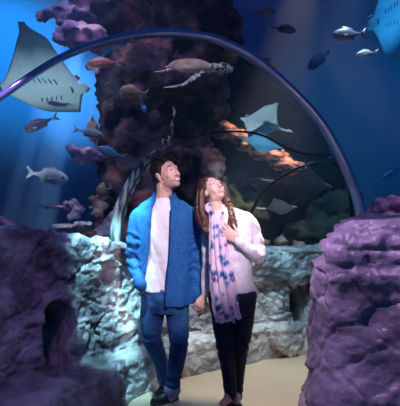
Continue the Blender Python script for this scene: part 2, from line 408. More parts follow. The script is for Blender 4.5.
# ------------------------------------------------------------------ tunnel ribs and acrylic
def unproj(poly, p0, slope, n=80):
    out = []
    for px, py in spline(poly, n):
        k = (px-200)/F; Y = (p0[1]-slope*p0[0])/(1-slope*k); out.append(P(px, py, Y))
    return out
ring1 = unproj([(-240, 340), (-190, 262), (-120, 190), (-60, 138), (0, 97), (25, 80), (50, 64), (75, 51.5), (100, 43), (130, 36), (160, 33.2), (190, 34.5), (222, 42), (260, 63), (298, 97), (320, 122), (336, 148), (349, 176), (357, 198), (362, 220), (363, 235)], (-1.5, 1.7), .47, 140)
ring1 = [p for p in ring1 if p.z > 1.2]
ring2 = unproj([(121, 246), (122, 226), (126, 205), (134, 185), (147, 166), (165, 150), (190, 139), (215, 133), (240, 131.5), (264, 136), (286, 148), (304, 154), (322, 155), (336, 156), (346, 168), (353, 190), (357, 215), (359, 240)], (-.65, 3.42), .3, 120)
ring3 = unproj([(246, 246), (248, 228), (252, 212), (259, 198), (269, 186), (283, 176), (298, 168), (315, 163), (332, 163), (344, 174), (350, 195), (353, 240)], (.5, 4.25), .3, 80)
def resample(c, n):
    L = [0]
    for a, b in zip(c, c[1:]): L.append(L[-1]+(b-a).length)
    out = []; k = 0
    for i in range(n):
        s = L[-1]*i/(n-1)
        while k < len(c)-2 and L[k+1] < s: k += 1
        out.append(c[k].lerp(c[k+1], (s-L[k])/max(1e-9, L[k+1]-L[k])))
    return out
def rib(name, curve, depthdir, dep, thick, m, label):
    c = resample(curve, 120); bm = bmesh.new(); rr = []
    dd = V(depthdir).normalized()
    for i, p in enumerate(c):
        t = (c[min(i+1, 119)]-c[max(i-1, 0)]).normalized(); u = dd.cross(t).normalized()
        if u.z < 0 and i < 60: pass
        h = dep/2; w = thick/2; ch = min(h, w)*.35
        rr.append([p+dd*a+u*b for a, b in ((-h, -w+ch), (-h, w-ch), (-h+ch, w), (h-ch, w), (h, w-ch), (h, -w+ch), (h-ch, -w), (-h+ch, -w))])
    v = loft(bm, rr, close=True); bm.faces.new(v[0]); bm.faces.new(list(reversed(v[-1])))
    bmesh.ops.recalc_face_normals(bm, faces=bm.faces[:])
    o = from_bm(name, bm, m, smooth=True); tag(o, label, kind='structure'); return o
d1 = V((-.47, 1, 0)); rib('trim_1', ring1, d1, .085, .022, 'rib', 'large glossy blue arch rib of the acrylic tunnel')
rib('trim_2', ring2, V((-.3, 1, 0)), .03, .016, 'rib_dark', 'smaller dark arch rib behind the couple')
rib('trim_3', ring3, V((-.3, 1, 0)), .03, .022, 'rib_dark', 'far dark arch rib right of the woman')
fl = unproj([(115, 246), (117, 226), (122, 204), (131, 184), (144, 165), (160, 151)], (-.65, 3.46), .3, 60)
rib('reflection_strip', fl, V((1, .75, 0)), .11, .01, 'refl_streaks', 'added strip painted with pale acrylic reflection streaks beside the foot of the small arch')  # strip added to carry the painted reflection along the arch foot
def shell(name, A, B, label):
    a = resample(A, 60); b = resample(B, 60); bm = bmesh.new()
    rr = [[p.lerp(q, t) for p, q in zip(a, b)] for t in [i/16 for i in range(17)]]
    loft(bm, rr); o = from_bm(name, bm, 'glass'); tag(o, label, kind='structure'); return o
a0 = V((-1.62, .1, 1.25)); b0 = V((1.9, 1.0, 1.25)); mid0 = (a0+b0)/2; ring0 = []
for i in range(60):
    t = math.pi*(1-i/59); ring0.append(mid0+(b0-a0)/2*math.cos(t)+V((0, 0, 1.5*math.sin(t))))
shell('window_1', ring0, ring1, 'clear curved acrylic panel of the near tunnel section')
shell('window_2', ring1, ring2, 'clear curved acrylic panel behind the big arch')
shell('window_3', ring2, ring3, 'clear curved acrylic panel of the far section')

# ------------------------------------------------------------------ reef masses
def reef(name, blobs, m, label, cat='coral rock', voxel=.045, amp=1.0, seed=0, group=None, sc_=1.0):
    bm = bmesh.new()
    for (c, r) in blobs: ell(bm, c, r, seg=14)
    me = remesh(bm, voxel, 2)
    def fn(p, n):
        q = p/sc_+V((seed, seed*1.7, 0))
        d, pts = noise.voronoi(q*4)
        return sc_*amp*(fbm(q*2)*.12+fbm(q*6)*.08+(.35-d[0])*.05+ridged(q*3)*.045-.08)
    displace(me, fn)
    o = link(name, me, m); centre(o); tag(o, label, cat, group); return o
def blob(px, py, d, rx, rz, ry=None):
    """ellipsoid centred at a photo pixel; rx, rz in pixels"""
    return (P(px, py, d), (rx/F*d, (ry if ry else rx/F*d*.8), rz/F*d))
D_ = 4.7
reef('reef_column', [blob(135, 215, 4.4, 45, 60), blob(140, 160, D_, 50, 45), blob(128, 110, D_, 38, 48), blob(150, 70, D_, 45, 42), blob(185, 40, 5.0, 60, 45), blob(180, 100, 5.2, 48, 50),
      blob(170, 0, 5.1, 70, 45), blob(112, 165, 4.5, 22, 35), blob(106, 215, 4.3, 20, 30), blob(105, 18, 4.9, 32, 22), blob(185, 175, 5.0, 45, 45)],
     'coral_dark', 'towering dark coral rock column behind the man', voxel=.05, seed=2, amp=1.25)
reef('reef_outcrop', [blob(82, 35, 4.5, 26, 9), blob(63, 40, 4.5, 14, 7), blob(98, 42, 4.5, 16, 12), blob(78, 43, 4.5, 16, 9)], 'coral_pink', 'pink-edged coral ledge jutting left just above the big arch', voxel=.03, sc_=.5, seed=4)
reef('reef_outcrop', [blob(60, 12, 4.7, 18, 8), blob(45, 16, 4.7, 9, 6), blob(80, 18, 4.7, 20, 9), blob(95, 2, 4.8, 28, 12), blob(70, 22, 4.7, 14, 7)], 'coral_pink', 'lilac coral ledge at the top edge left of the dark column', voxel=.03, sc_=.5, seed=9)
reef('ledge_coral', [blob(82, 152, 4.2, 14, 6), blob(74, 148, 4.2, 8, 4), blob(95, 157, 4.25, 12, 8), blob(80, 160, 4.2, 8, 5)], 'coral_pink', 'pinkish coral shelf jutting from the left of the dark column', 'coral', voxel=.02, sc_=.4, seed=12)
reef('sponge_coral', [blob(93, 122, 4.2, 5, 9), blob(97, 140, 4.2, 5, 8), blob(92, 135, 4.2, 5, 7)], 'coral_tan', 'orange coral knobs on the column above the pink shelf', 'coral', voxel=.02, sc_=.35, seed=15)
reef('sponge_coral', [blob(94, 198, 3.95, 6, 5), blob(99, 206, 3.95, 6, 6), blob(91, 208, 3.95, 5, 3), blob(103, 190, 4.0, 7, 5), blob(97, 215, 3.9, 7, 5)], 'coral_tan', 'stacked reddish coral plates at the foot of the column', 'coral', voxel=.02, sc_=.35, seed=17)
reef('sponge_coral', [blob(94, 62, 4.3, 4, 8), blob(90, 66, 4.3, 5, 4), blob(97, 71, 4.3, 4, 4)], 'coral_pink', 'small pink coral knob just under the arch near the orange fish', 'coral', voxel=.018, sc_=.3, seed=19)
reef('branching_coral', [blob(174, 112, 4.3, 1.6, 9), blob(172, 128, 4.3, 1.6, 9), blob(169, 142, 4.3, 2, 8), blob(163, 142, 4.3, 2, 5)], 'coral_tan', 'thin upright tan coral branch above the man', 'coral', voxel=.012, sc_=.2, seed=21)
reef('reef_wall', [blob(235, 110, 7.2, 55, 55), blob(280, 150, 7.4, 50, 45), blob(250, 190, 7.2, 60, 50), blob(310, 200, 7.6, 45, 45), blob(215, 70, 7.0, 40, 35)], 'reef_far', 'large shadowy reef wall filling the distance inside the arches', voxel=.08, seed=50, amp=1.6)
# plates at left
reef('plate_coral', [blob(62, 207, 4.4, 20, 1.6), blob(48, 206, 4.4, 12, 1.2), blob(74, 209, 4.4, 12, 2.4)], 'coral_pink', 'thin flat coral plate reaching left above the rock wall', 'coral', voxel=.015, sc_=.15, seed=23)
reef('brain_coral', [blob(71, 203, 4.3, 9, 5), blob(79, 210, 4.3, 7, 5), blob(74, 216, 4.3, 8, 5)], 'coral_white', 'pale rounded coral head on top of the thin plates', 'coral', voxel=.018, sc_=.25, seed=25)
reef('plate_coral', [blob(66, 227, 4.2, 16, 3), blob(82, 225, 4.2, 12, 4), blob(58, 231, 4.2, 10, 3)], 'coral_white', 'white layered coral plate just above the left rock wall', 'coral', voxel=.018, sc_=.25, seed=27)
reef('brain_coral', [blob(82, 235, 4.1, 16, 8), blob(70, 240, 4.1, 14, 8), blob(95, 240, 4.0, 14, 10)], 'coral_dark', 'dark coral mound behind the left rock wall top', 'coral', voxel=.02, sc_=.3, seed=28)
reef('brain_coral', [blob(8, 226, 3.5, 13, 7), blob(-6, 222, 3.5, 12, 8), blob(20, 231, 3.5, 8, 4)], 'coral_pink', 'purple coral head at the left edge above the rock wall', 'coral', voxel=.02, sc_=.3, seed=29)
# rock shaped and whitened to paint the light falling at the tunnel foot
reef('whitened_rock', [blob(110, 228, 4.0, 9, 16), blob(102, 232, 4.0, 9, 10), blob(117, 218, 4.0, 4, 20)], 'coral_white', 'rock painted whitish as if brightly lit at the tunnel foot beside the man', 'rock', voxel=.02, sc_=.3, seed=31)
# far section
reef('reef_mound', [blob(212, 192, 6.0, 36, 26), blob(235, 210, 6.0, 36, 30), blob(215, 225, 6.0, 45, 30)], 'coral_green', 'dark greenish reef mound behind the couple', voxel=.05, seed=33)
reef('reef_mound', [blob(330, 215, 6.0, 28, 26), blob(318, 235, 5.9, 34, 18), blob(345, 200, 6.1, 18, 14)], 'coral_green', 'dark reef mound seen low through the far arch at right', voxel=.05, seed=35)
for k, (px, py, rx, rz, lb) in enumerate([(262, 244, 9, 5, 'leftmost of the dim boulders seen through the far arch'), (281, 242, 10, 7, 'dim rounded boulder in the middle below the pale ray'), (301, 245, 9, 5, 'dim boulder nearest the foreground outcrop through the far arch')]):
    reef('boulder', [blob(px, py, 5.0, rx, rz)], 'coral_tan', lb, 'rock', voxel=.03, sc_=.3, seed=40+k, group='dim boulders beyond the back wall')
reef('glow_ridge', [(P(210+i*9.3, 124+i*5.0-(2 if i % 2 else 0), 5.75), (.20, .22, .10)) for i in range(1, 10)], 'glow_warm', 'sloping ridge painted as the orange reflection behind the small arch', voxel=.03, sc_=.4, seed=45)  # ridge shape added to carry the orange reflection as colour
reef('coral_rock', [blob(385, 206, 3.7, 15, 8), blob(398, 203, 3.7, 14, 8), blob(373, 212, 3.7, 9, 6), blob(385, 222, 3.7, 22, 12)], 'coral_pink', 'mottled pinkish rock behind the outcrop at the right edge', 'rock', voxel=.02, sc_=.3, seed=47)

# ------------------------------------------------------------------ rays
def frame(fwd, up):
    """matrix with x = forward, z = up"""
    f = V(fwd).normalized(); u = V(up); u = (u-f*u.dot(f)).normalized(); l = u.cross(f)
    return Matrix((f, l, u)).transposed()
def make_ray(name, loc, fwd, up, span, length, aL, aR, top, bot, label, tail=1.2, thick=.13, sweep=.25, eyes=True, margin=0):
    bm = bmesh.new(); NS = 40; NC = 22; rt = []; rb = []
    for i in range(-NS, NS+1):
        s = i/NS; a = abs(s)
        le = length*(.5-(.17+sweep)*a**.8)+(.05*length if a < .10 else 0)   # leading edge
        te = length*(-.5+(.67-sweep)*a**.65)
        tipx = length*(.27-sweep); k = sstep(.75, 1, a)
        le = lerp(le, tipx-.08*length, k*.9); te = min(lerp(te, tipx-.14*length, k*.9), le-.004)
        ch = le-te; ang = (aL if s > 0 else aR)*a**1.2
        yy = 0; zz = 0; stp = 12
        for q in range(stp):
            an = (aL if s > 0 else aR)*((q+.5)/stp*a)**1.2
            yy += math.cos(an)*a/stp; zz += math.sin(an)*a/stp
        yy *= span*(1 if s > 0 else -1); zz *= span
        th = thick*length*(math.exp(-(a/.28)**2)+.12*(1-a)+.01)
        ru = []; rd = []
        for j in range(NC+1):
            c = j/NC; x = lerp(le, te, c); pr = (math.sin(math.pi*min(1, c*1.0))**.6)*(1-.3*c) if 0 < c < 1 else 0
            dz = th*pr*.5
            nz = V((0, -math.sin(ang)*(1 if s > 0 else -1), math.cos(ang)))
            b = V((x, yy, zz)); ru.append(b+nz*dz); rd.append(b-nz*dz*.7)
        rt.append(ru); rb.append(rd)
    loft(bm, rt, mi=0); loft(bm, rb, mi=1)
    if margin:
        for f in bm.faces:
            if f.material_index == 1 and max(abs(v.co.y)+abs(v.co.z) for v in f.verts) > margin*span: f.material_index = 0
    bmesh.ops.remove_doubles(bm, verts=bm.verts[:], dist=.0006)
    tube(bm, [(-.42*length, 0, 0), (-.75*length, 0, .01), (-length*(.5+tail*.5), 0, .05*length), (-length*(.5+tail), 0, 0)], [.03*length, .016*length, .008*length, .003*length], seg=8, mi=0)
    if eyes:
        for sg in (1, -1):
            ell(bm, (.40*length, sg*.12*span, .05*length), (.05*length, .02*length, .025*length), seg=10, mi=0)
            ell(bm, (.415*length, sg*.125*span+sg*.02*length, .055*length), .012*length, seg=8, mi=2)
            for g in range(5):
                x0 = (.22-.055*g)*length; y0 = sg*(.13+.012*g)*span
                tube(bm, [(x0+.01*length, y0-sg*.02*length, -.042*length), (x0-.01*length, y0+sg*.03*length, -.034*length)], .004*length, seg=6, n=3, mi=3)
        tube(bm, [(.36*length, -.05*span, -.04*length), (.37*length, 0, -.046*length), (.36*length, .05*span, -.04*length)], .006*length, seg=6, mi=3)
    bmesh.ops.recalc_face_normals(bm, faces=bm.faces[:])
    o = from_bm(name, bm, [top, bot, 'black', 'gill']); o.location = loc; o.rotation_euler = frame(fwd, up).to_euler(); tag(o, label, 'ray'); return o
# rays: the left one has its head to the right, belly to the camera, one wing raised
make_ray('eagle_ray', P(39, 88, 4.3), (1, -.12, -.03), (-.05, .66, .75), .66, 1.0, 1.25, .28, 'ray_grey', 'ray_belly', 'large ray with raised wing gliding past the arch at left', tail=1.0, sweep=.13)
make_ray('stingray', P(395, 13, 3.9), (-.82, -.35, -.46), (-.32, .80, .40), .44, .74, .2, .35, 'ray_blue', 'ray_blue', 'bright blue ray cut by the top right corner', tail=.6)
make_ray('stingray', P(262, 124, 4.9), (-.9, -.15, .22), (.30, .55, .85), .34, .50, .3, -.1, 'ray_white', 'ray_white', 'pale grey ray above the painted orange reflection', tail=.3)
make_ray('stingray', P(262, 143, 5.0), (.92, -.2, -.26), (.15, .35, .93), .26, .50, .1, -.1, 'f_teal', 'ray_blue', 'slim turquoise ray gliding just over the painted orange reflection', tail=.3, eyes=False)
make_ray('stingray', P(280, 208, 5.2), (.9, -.3, .05), (-.05, .4, .9), .28, .40, .15, .15, 'ray_white', 'ray_white', 'small pale ray low behind the woman through the far arch', tail=.3, eyes=False)
make_ray('stingray', P(302, 184, 6.2), (.9, -.3, -.1), (.05, .5, .85), .60, .80, .1, -.1, 'f_grey', 'f_grey', 'broad dim grey ray above the small pale ray', tail=.5, eyes=False)

# ------------------------------------------------------------------ fish
def make_fish(name, x0, y0, x1, y1, d, hpx, m, label, toward=0.0, fin=None, deep=.5, tailr=.85):
    """swims from tail pixel (x0,y0) to nose pixel (x1,y1)"""
    a = P(x0, y0, d); b = P(x1, y1, d); b.y -= toward; L = (b-a).length; h = hpx/F*d/2
    bm = bmesh.new(); rr = []; prof = [(0, .16), (.06, .2), (.18, .34), (.32, .68), (.5, .96), (.66, 1), (.8, .86), (.9, .6), (.97, .3), (1, .04)]
    body0 = .16*L; BL = L-body0
    ps = spline(prof, 30)
    for t, r in ps:
        rr.append([V((body0+t*BL, math.sin(q)*h*r*deep, math.cos(q)*h*r)) for q in [2*math.pi*k/16 for k in range(16)]])
    v = loft(bm, rr, close=True); bm.faces.new(v[0]); bm.faces.new(list(reversed(v[-1])))
    def fin_(pts, th=.006):
        top = [bm.verts.new(V(p)+V((0, th*L*.5, 0))) for p in pts]; bot = [bm.verts.new(V(p)-V((0, th*L*.5, 0))) for p in pts]
        fs = [bm.faces.new(top), bm.faces.new(list(reversed(bot)))]
        for k in range(len(pts)): fs.append(bm.faces.new((top[k], bot[k], bot[(k+1) % len(pts)], top[(k+1) % len(pts)])))
        for f in fs: f.material_index = 1
    ht = h*tailr
    fin_([(body0+.03*L, 0, h*.12), (0, 0, ht), (-.02*L, 0, ht*.9), (.06*L, 0, 0), (-.02*L, 0, -ht*.9), (0, 0, -ht), (body0+.03*L, 0, -h*.12)], .012)
    fin_([(body0+.2*BL, 0, h*.34), (body0+.3*BL, 0, h*.95), (body0+.62*BL, 0, h*1.3), (body0+.72*BL, 0, h*.95), (body0+.5*BL, 0, h*.8)], .01)
    fin_([(body0+.2*BL, 0, -h*.34), (body0+.24*BL, 0, -h*.95), (body0+.42*BL, 0, -h*1.0), (body0+.45*BL, 0, -h*.8)], .01)
    for s in (1, -1):
        ell(bm, (body0+.88*BL, s*h*deep*.52, h*.18), (.028*L, .012*L, .028*L), seg=8, mi=2)
        pts = [(body0+.72*BL, s*h*deep*.9, -h*.1), (body0+.55*BL, s*h*deep*1.35, -h*.05), (body0+.52*BL, s*h*deep*1.3, -h*.45), (body0+.66*BL, s*h*deep*.95, -h*.4)]
        fin_([(x, y, z) for x, y, z in pts], .008)
    bmesh.ops.recalc_face_normals(bm, faces=bm.faces[:])
    o = from_bm(name, bm, [m, fin or m, 'black']); fw = (b-a).normalized(); o.location = a
    o.rotation_euler = frame(fw, V((0, -.12, 1))).to_euler(); tag(o, label, 'fish'); return o
make_fish('reef_fish', 58, 116, 29, 134, 4.3, 10, 'f_dark', 'dark fish with upturned tail below the large left ray', .15, 'f_grey')
make_fish('reef_fish', 74, 129, 106, 138, 3.95, 9, 'f_grey', 'slim olive grey fish swimming right beside the dark column', .1)
make_fish('grouper', 27, 172, 75, 181, 4.0, 15, 'f_pale', 'large silver fish with pink back above the left coral plates', .2, 'f_pale')
make_fish('reef_fish', 126, 157, 99, 149, 3.9, 8, 'f_teal', 'teal-green fish swimming left in front of the dark column', .1)
make_fish('reef_fish', 124, 62, 89, 67, 4.1, 9, 'f_orange', 'orange fish just under the big arch at left', .1)
make_fish('butterflyfish', 148, 94, 122, 92, 4.1, 11, 'f_yellow', 'yellow-brown oval fish facing left above the blue fish', .1)
make_fish('damselfish', 141, 103, 146, 113, 4.0, 6, 'f_blue', 'tiny bright blue fish near the yellow-brown one', .03)
make_fish('reef_fish', 249, 13, 275, 16, 4.6, 7, 'f_dark', 'dark fish near the top, the farther left of the top pair', .1, 'f_orange')
make_fish('reef_fish', 270, 27, 294, 35, 4.4, 8, 'f_dark', 'reddish-finned dark fish just outside the arch top', .1, 'f_orange')
make_fish('barracuda', 366, 33, 329, 39, 4.7, 12, 'f_dark', 'long dim dark fish beside the bright blue ray', .1)
make_fish('reef_fish', 331, 50, 305, 72, 4.0, 11, 'f_teal', 'grey-teal fish swimming down left outside the arch', .1)
make_fish('reef_fish', 378, 52, 353, 58, 4.7, 7, 'f_pale', 'small pale silver fish beneath the bright blue ray', .1)
make_fish('reef_fish', 398, 168, 378, 180, 5.0, 6, 'f_blue', 'faint blue fish at the right edge above the pinkish rock', .1)

# ------------------------------------------------------------------ turtle
def make_turtle():
    d = 3.9; bm = bmesh.new(); px = d/F
    c = P(191, 67, d)
    rot = frame((1, -.25, -.14), (-.1, -.45, 1))     # x forward, z up
    def T(x, y, z): return c+rot @ V((x*px, y*px, z*px))
    # carapace
    rr = []
    for j in range(15):
        e = j/14*math.pi/2
        rr.append([T(math.cos(q)*24*math.cos(e)*(1 if math.cos(q) < 0 else .92), math.sin(q)*19*math.cos(e)*(1-.25*max(0, -math.cos(q))), 9*math.sin(e)-1) for q in [2*math.pi*k/32 for k in range(32)]])
    v = loft(bm, rr, close=True); v2 = loft(bm, [[T(math.cos(q)*24*math.cos(e)*.97, math.sin(q)*19*math.cos(e)*(1-.25*max(0, -math.cos(q)))*.97, -4*math.sin(e)-1) for q in [2*math.pi*k/32 for k in range(32)]] for e in [j/10*math.pi/2 for j in range(11)]], close=True, mi=2)
    def tb(pts, r, fr=1, mi=1, up=(0, 0, 1)): tube(bm, [T(*p) for p in pts], [x*px for x in r], flat=rot @ V(up), fratio=fr, mi=mi, seg=14)
    tb([(18, 0, -1), (26, 0, 1), (33, 0, 1), (40, 0, 0)], [6, 4.8, 6.3, 4.0], .85)      # neck and head
    tb([(15, -13, -2), (9, -21, -7), (-2, -25, -14), (-20, -24, -17)], [4.5, 5.8, 5.2, 1.6], .3)   # near front flipper swept back
    tb([(17, 12, -2), (24, 20, -6), (26, 27, -11)], [4, 4.6, 1.4], .3)
    tb([(-17, -9, -2), (-27, -13, -4), (-35, -14, -5)], [3.5, 3.8, 1.2], .3)
    tb([(-17, 9, -2), (-26, 14, -3), (-31, 17, -4)], [3.2, 3.6, 1.2], .3)
    tb([(-20, 0, -1), (-29, 0, -2)], [2.2, .8], 1)
    for s in (1, -1): ell(bm, T(36.5, s*4.4, 1.6), 1.3*px, seg=8, mi=3)
    bmesh.ops.recalc_face_normals(bm, faces=bm.faces[:])
    o = from_bm('sea_turtle', bm, ['shell', 'scales', 'belly', 'black']); centre(o); tag(o, 'brown sea turtle with speckled flippers swimming right under the arch top', 'turtle')
make_turtle()


# ------------------------------------------------------------------ people
def head_parts(bm, c, R, s, fem=False):
    def T(x, y, z): return c+R @ V((x*s, y*s, z*s))
    def e(x, y, z, r, seg=18): ell(bm, T(x, y, z), [k*s for k in r], R, seg)
    def t(pts, r, **k): tube(bm, [T(*p) for p in pts], [q*s for q in r], **k)
    jw = .050 if fem else .057
    e(0, -.015, .030, (.075, .094, .087), 24)                # cranium
    e(0, .022, -.008, (.066, .070, .075), 20)                # mid face
    e(0, .028, -.055, (jw, .056, .056), 20)                  # jaw
    e(0, .064, -.092, (.024 if fem else .030, .022, .020))   # chin
    for q in (1, -1):
        e(q*.038, .058, -.028, (.024, .022, .020))           # cheekbone
        e(q*.040, .010, -.066, (.020, .034, .026))           # jaw corner
        e(q*.025, .064, -.058, (.020, .018, .018))
        e(q*.076, -.006, -.010, (.007, .018, .031), 14)      # ear
        e(q*.080, -.012, .006, (.007, .016, .016), 12); e(q*.076, .004, -.034, (.005, .009, .010), 10)
        e(q*.009, .094, -.034, (.009, .011, .008), 10)       # nostril wing
    t([(-.046, .068, .024), (-.022, .083, .029), (0, .083, .023), (.022, .083, .029), (.046, .068, .024)], [.008, .010, .010, .010, .008])   # brow
    t([(0, .080, .020), (0, .094, -.006), (0, .106, -.030)], [.008, .0085, .0115 if fem else .013])     # nose
    t([(-.027, .074, -.053), (-.011, .089, -.0575), (0, .091, -.059), (.011, .089, -.0575), (.027, .074, -.053)], [.004, .0065, .006, .0065, .004])
    t([(-.024, .074, -.061), (-.012, .085, -.072), (0, .088, -.0755), (.012, .085, -.072), (.024, .074, -.061)], [.005, .008, .005])
    # eyelids
    for q in (1, -1):
        t([(q*.019, .077, .0065), (q*.032, .081, .0115), (q*.046, .070, .0055)], [.004, .0045, .004])
        t([(q*.020, .077, -.005), (q*.032, .079, -.0095), (q*.045, .070, -.004)], [.003, .0035, .003])
    return T
def hand(bm, W, f, n, side, curl=.5, sc_=1.0, spread=.15, thumb=.6):
    """W wrist, f finger direction, n palm normal, side: +1 thumb on the f x n side"""
    f = V(f).normalized(); n = V(n); n = (n-f*n.dot(f)).normalized(); l = f.cross(n)*side
    s = sc_
    tube(bm, [W-f*.03*s, W+f*.01*s, W+f*.05*s, W+f*.088*s], [.027*s, .029*s, .041*s, .040*s], flat=n, fratio=.42, seg=16)
    for k, (o, L) in enumerate(((.030, .070), (.010, .079), (-.010, .073), (-.029, .057))):
        b = W+f*(.083-.004*abs(k-1))*s+l*o*s; d = (f+l*o*spread*20).normalized(); pts = [b-d*.03*s, b]; a = 0
        for seg_ in (.44, .32, .24):
            a += curl*(.8 if seg_ > .4 else 1)
            dd = d*math.cos(a)+n*math.sin(a); b = b+dd*L*seg_*s; pts.append(b)
        tube(bm, pts, [.0095*s, .0098*s, .0088*s, .008*s, .0066*s], seg=10, n=14)
    b = W+f*.022*s+l*.022*s; d = (f*.62+l*.75+n*.25).normalized(); d2 = (f*.85+l*.35+n*thumb).normalized()
    tube(bm, [b, b+d*.036*s, b+d*.036*s+d2*.030*s, b+d*.036*s+d2*.055*s], [.015*s, .0125*s, .010*s, .0075*s], seg=10)
def rings_bm(bm, rows, seg=40):
    """rows of (centre, half width, half depth, yaw) stacked into a closed body"""
    ps = spline([(*c, w, d) for c, w, d in rows], len(rows)*5)
    rr = [[V((p[0]+p[3]*math.cos(q), p[1]+p[4]*math.sin(q), p[2])) for q in [2*math.pi*k/seg for k in range(seg)]] for p in ps]
    v = loft(bm, rr, close=True); bm.faces.new(v[0]); bm.faces.new(list(reversed(v[-1])))
def folds(amp, sx=9, sz=3, seed=0):
    return lambda p, n: amp*(fbm(V((p.x*sx+seed, p.y*sx, p.z*sz)), 3)+.5*ridged(V((p.x*sx*.7, p.y*sx*.7+seed, p.z*sz*1.7)), 2)-.5)
def eyes_etc(root, T, R, s, look, fem):
    for q in (1, -1):
        bm = bmesh.new(); c = T(q*.032, .071, .001); r = .0125*s
        ell(bm, c, r, seg=20)
        lk = V(look).normalized()
        tube(bm, [c+lk*r*.86, c+lk*r*1.02], [.0062*s, .0056*s], seg=14, n=2, capn=1, mi=1)
        o = from_bm('eye', bm, ['eye', 'iris']); centre(o); adopt(root, o)
        bm = bmesh.new()
        tube(bm, [T(q*.014, .087, .026), T(q*.030, .086, .034), T(q*.048, .070, .028)], [.0034*s, .0042*s if not fem else .003*s, .002*s], seg=8)
        o = from_bm('eyebrow', bm, ['hair_m' if not fem else 'hair_f']); centre(o); adopt(root, o)
        if fem:
            bm = bmesh.new(); tube(bm, [T(q*.018, .083, .0075), T(q*.032, .088, .0125), T(q*.048, .074, .006)], [.0016*s, .0022*s, .0016*s], seg=6)
            o = from_bm('eyelashes', bm, ['black']); centre(o); adopt(root, o)
    bm = bmesh.new(); tube(bm, [T(-.022, .079, -.058), T(-.010, .091, -.0645), T(0, .0945, -.0665), (T(.010, .091, -.0645)), T(.022, .079, -.058)], [.0025*s, .005*s, .0055*s, .005*s, .0025*s], seg=10)
    o = from_bm('teeth', bm, ['teeth']); centre(o); adopt(root, o)
def finish_body(root, me, skins, T0, R, s, beard):
    me.materials.clear(); o = link('body', me, skins)
    Ri = R.transposed(); c = T0
    for p in me.polygons:
        q = Ri @ (p.center-c)/s; x, y, z = q
        if abs(x) < .026 and y > .078 and -.080 < z < -.052 and (p.normal.dot(R.col[1]) > .1):
            if abs(z+.065)+abs(x)*.25 < .0155: p.material_index = 1; continue
        if beard and y > -.01 and abs(x) < .09:
            lim = -.054+.55*max(0, abs(x)-.046)
            if (z < lim and z > -.125) or (abs(x) < .028 and -.056 < z < -.044 and y > .07): p.material_index = 2
    centre(o); adopt(root, o); return o
def part(root, name, me_or_bm, mats, disp=None, label=None, vox=None, sm=4):
    if isinstance(me_or_bm, bmesh.types.BMesh):
        if vox: me_or_bm = remesh(me_or_bm, vox, sm)
        else:
            bm = me_or_bm; bmesh.ops.recalc_face_normals(bm, faces=bm.faces[:]); me = bpy.data.meshes.new(name); bm.to_mesh(me); bm.free(); me_or_bm = me
    if disp: displace(me_or_bm, disp)
    o = link(name, me_or_bm, mats); centre(o); adopt(root, o)
    if label: o['label'] = label
    return o
def headframe(fwd, up):
    f = V(fwd).normalized(); u = V(up); u = (u-f*u.dot(f)).normalized(); l = f.cross(u)*-1; l = u.cross(f)
    l = f.cross(u)*-1
    return Matrix((l*-1*-1, f, u)).transposed()

# ================= man
DM = 3.07; SM = F/DM
def Q(px, py, dy=0): return P(px, py, DM+dy)
man = empty('person', (Q(165, 300).x, DM, 0)); tag(man, 'smiling dark-haired man in open blue shirt over white tee and jeans', 'person')
Rm = headframe((.70, -.66, .30), (-.22, .0, 1)); cm = Q(166.5, 174.5, -.01); sm_ = 1.04
bm = bmesh.new(); T = head_parts(bm, cm, Rm, sm_)
tube(bm, [Q(163, 207, .01), Q(163.5, 197, .01), Q(164.5, 186, -.005)], [.066, .060, .060])
tube(bm, [Q(150, 211), Q(164, 205, .01), Q(179, 211)], [.035, .045, .035])
rings_bm(bm, [(Q(164, 206), .09, .06), (Q(164.5, 220), .17, .09), (Q(165, 240), .165, .095), (Q(165, 265), .14, .085), (Q(164, 285), .15, .09), (Q(163, 300), .14, .09)])
tube(bm, [Q(142, 214), Q(135, 236), Q(133.5, 260, .02), Q(140, 282, -.04)], [.045, .043, .036, .028])
tube(bm, [Q(190, 214), Q(195, 240), Q(196, 262, .01), Q(195, 292, -.02), Q(194.5, 299, -.02)], [.045, .042, .036, .028, .026])
hand(bm, Q(140, 283, -.05), (.35, .25, -.9), (.9, .3, .2), 1, .3, .9)
hand(bm, Q(194, 297.5, -.025), (.42, -.22, -.86), (.55, .8, .2), 1, .62, 1.08)
tube(bm, [Q(154, 298), Q(152, 338, .0), Q(157, 352, .05), Q(164, 382, .15)], [.06, .040, .036, .028]); tube(bm, [Q(176, 300), Q(178, 345, -.03), Q(173, 389, 0)], [.07, .045, .034])
tube(bm, [Q(164, 380, .15), Q(164, 391, .12)], [.034, .03]); tube(bm, [Q(173, 388), Q(171, 397, -.01)], [.034, .03])
me = remesh(bm, .0042, 2, .5)
finish_body(man, me, ['skin', 'lip', 'stubble'], cm, Rm, sm_, True)
eyes_etc(man, T, Rm, sm_, (.62, -.45, .62), False)
bm = bmesh.new()
def he(x, y, z, r): ell(bm, T(x, y, z), [k*sm_ for k in r], Rm, 20)
he(0, -.026, .048, (.0835, .096, .086)); he(0, -.062, -.012, (.070, .058, .062)); he(.06, -.030, .010, (.022, .038, .045)); he(-.06, -.030, .010, (.022, .038, .045))
for k in range(9):
    x = -.052+.013*k; tube(bm, [T(x, -.03, .114), T(x*1.02+.003, .030, .118), T(x*1.05+.006, .066, .100-.02*abs(x)/.05)], [.018*sm_, .017*sm_, .008*sm_])
for q in (1, -1): tube(bm, [T(q*.070, .012, .05), T(q*.073, .014, .015), T(q*.072, .014, -.004)], [.012*sm_, .008*sm_, .004*sm_])
part(man, 'hair', bm, 'hair_m', lambda p, n: .0035*ridged(V((p.x*60, p.y*60, p.z*22)), 2)-.003, vox=.0042, sm=2)
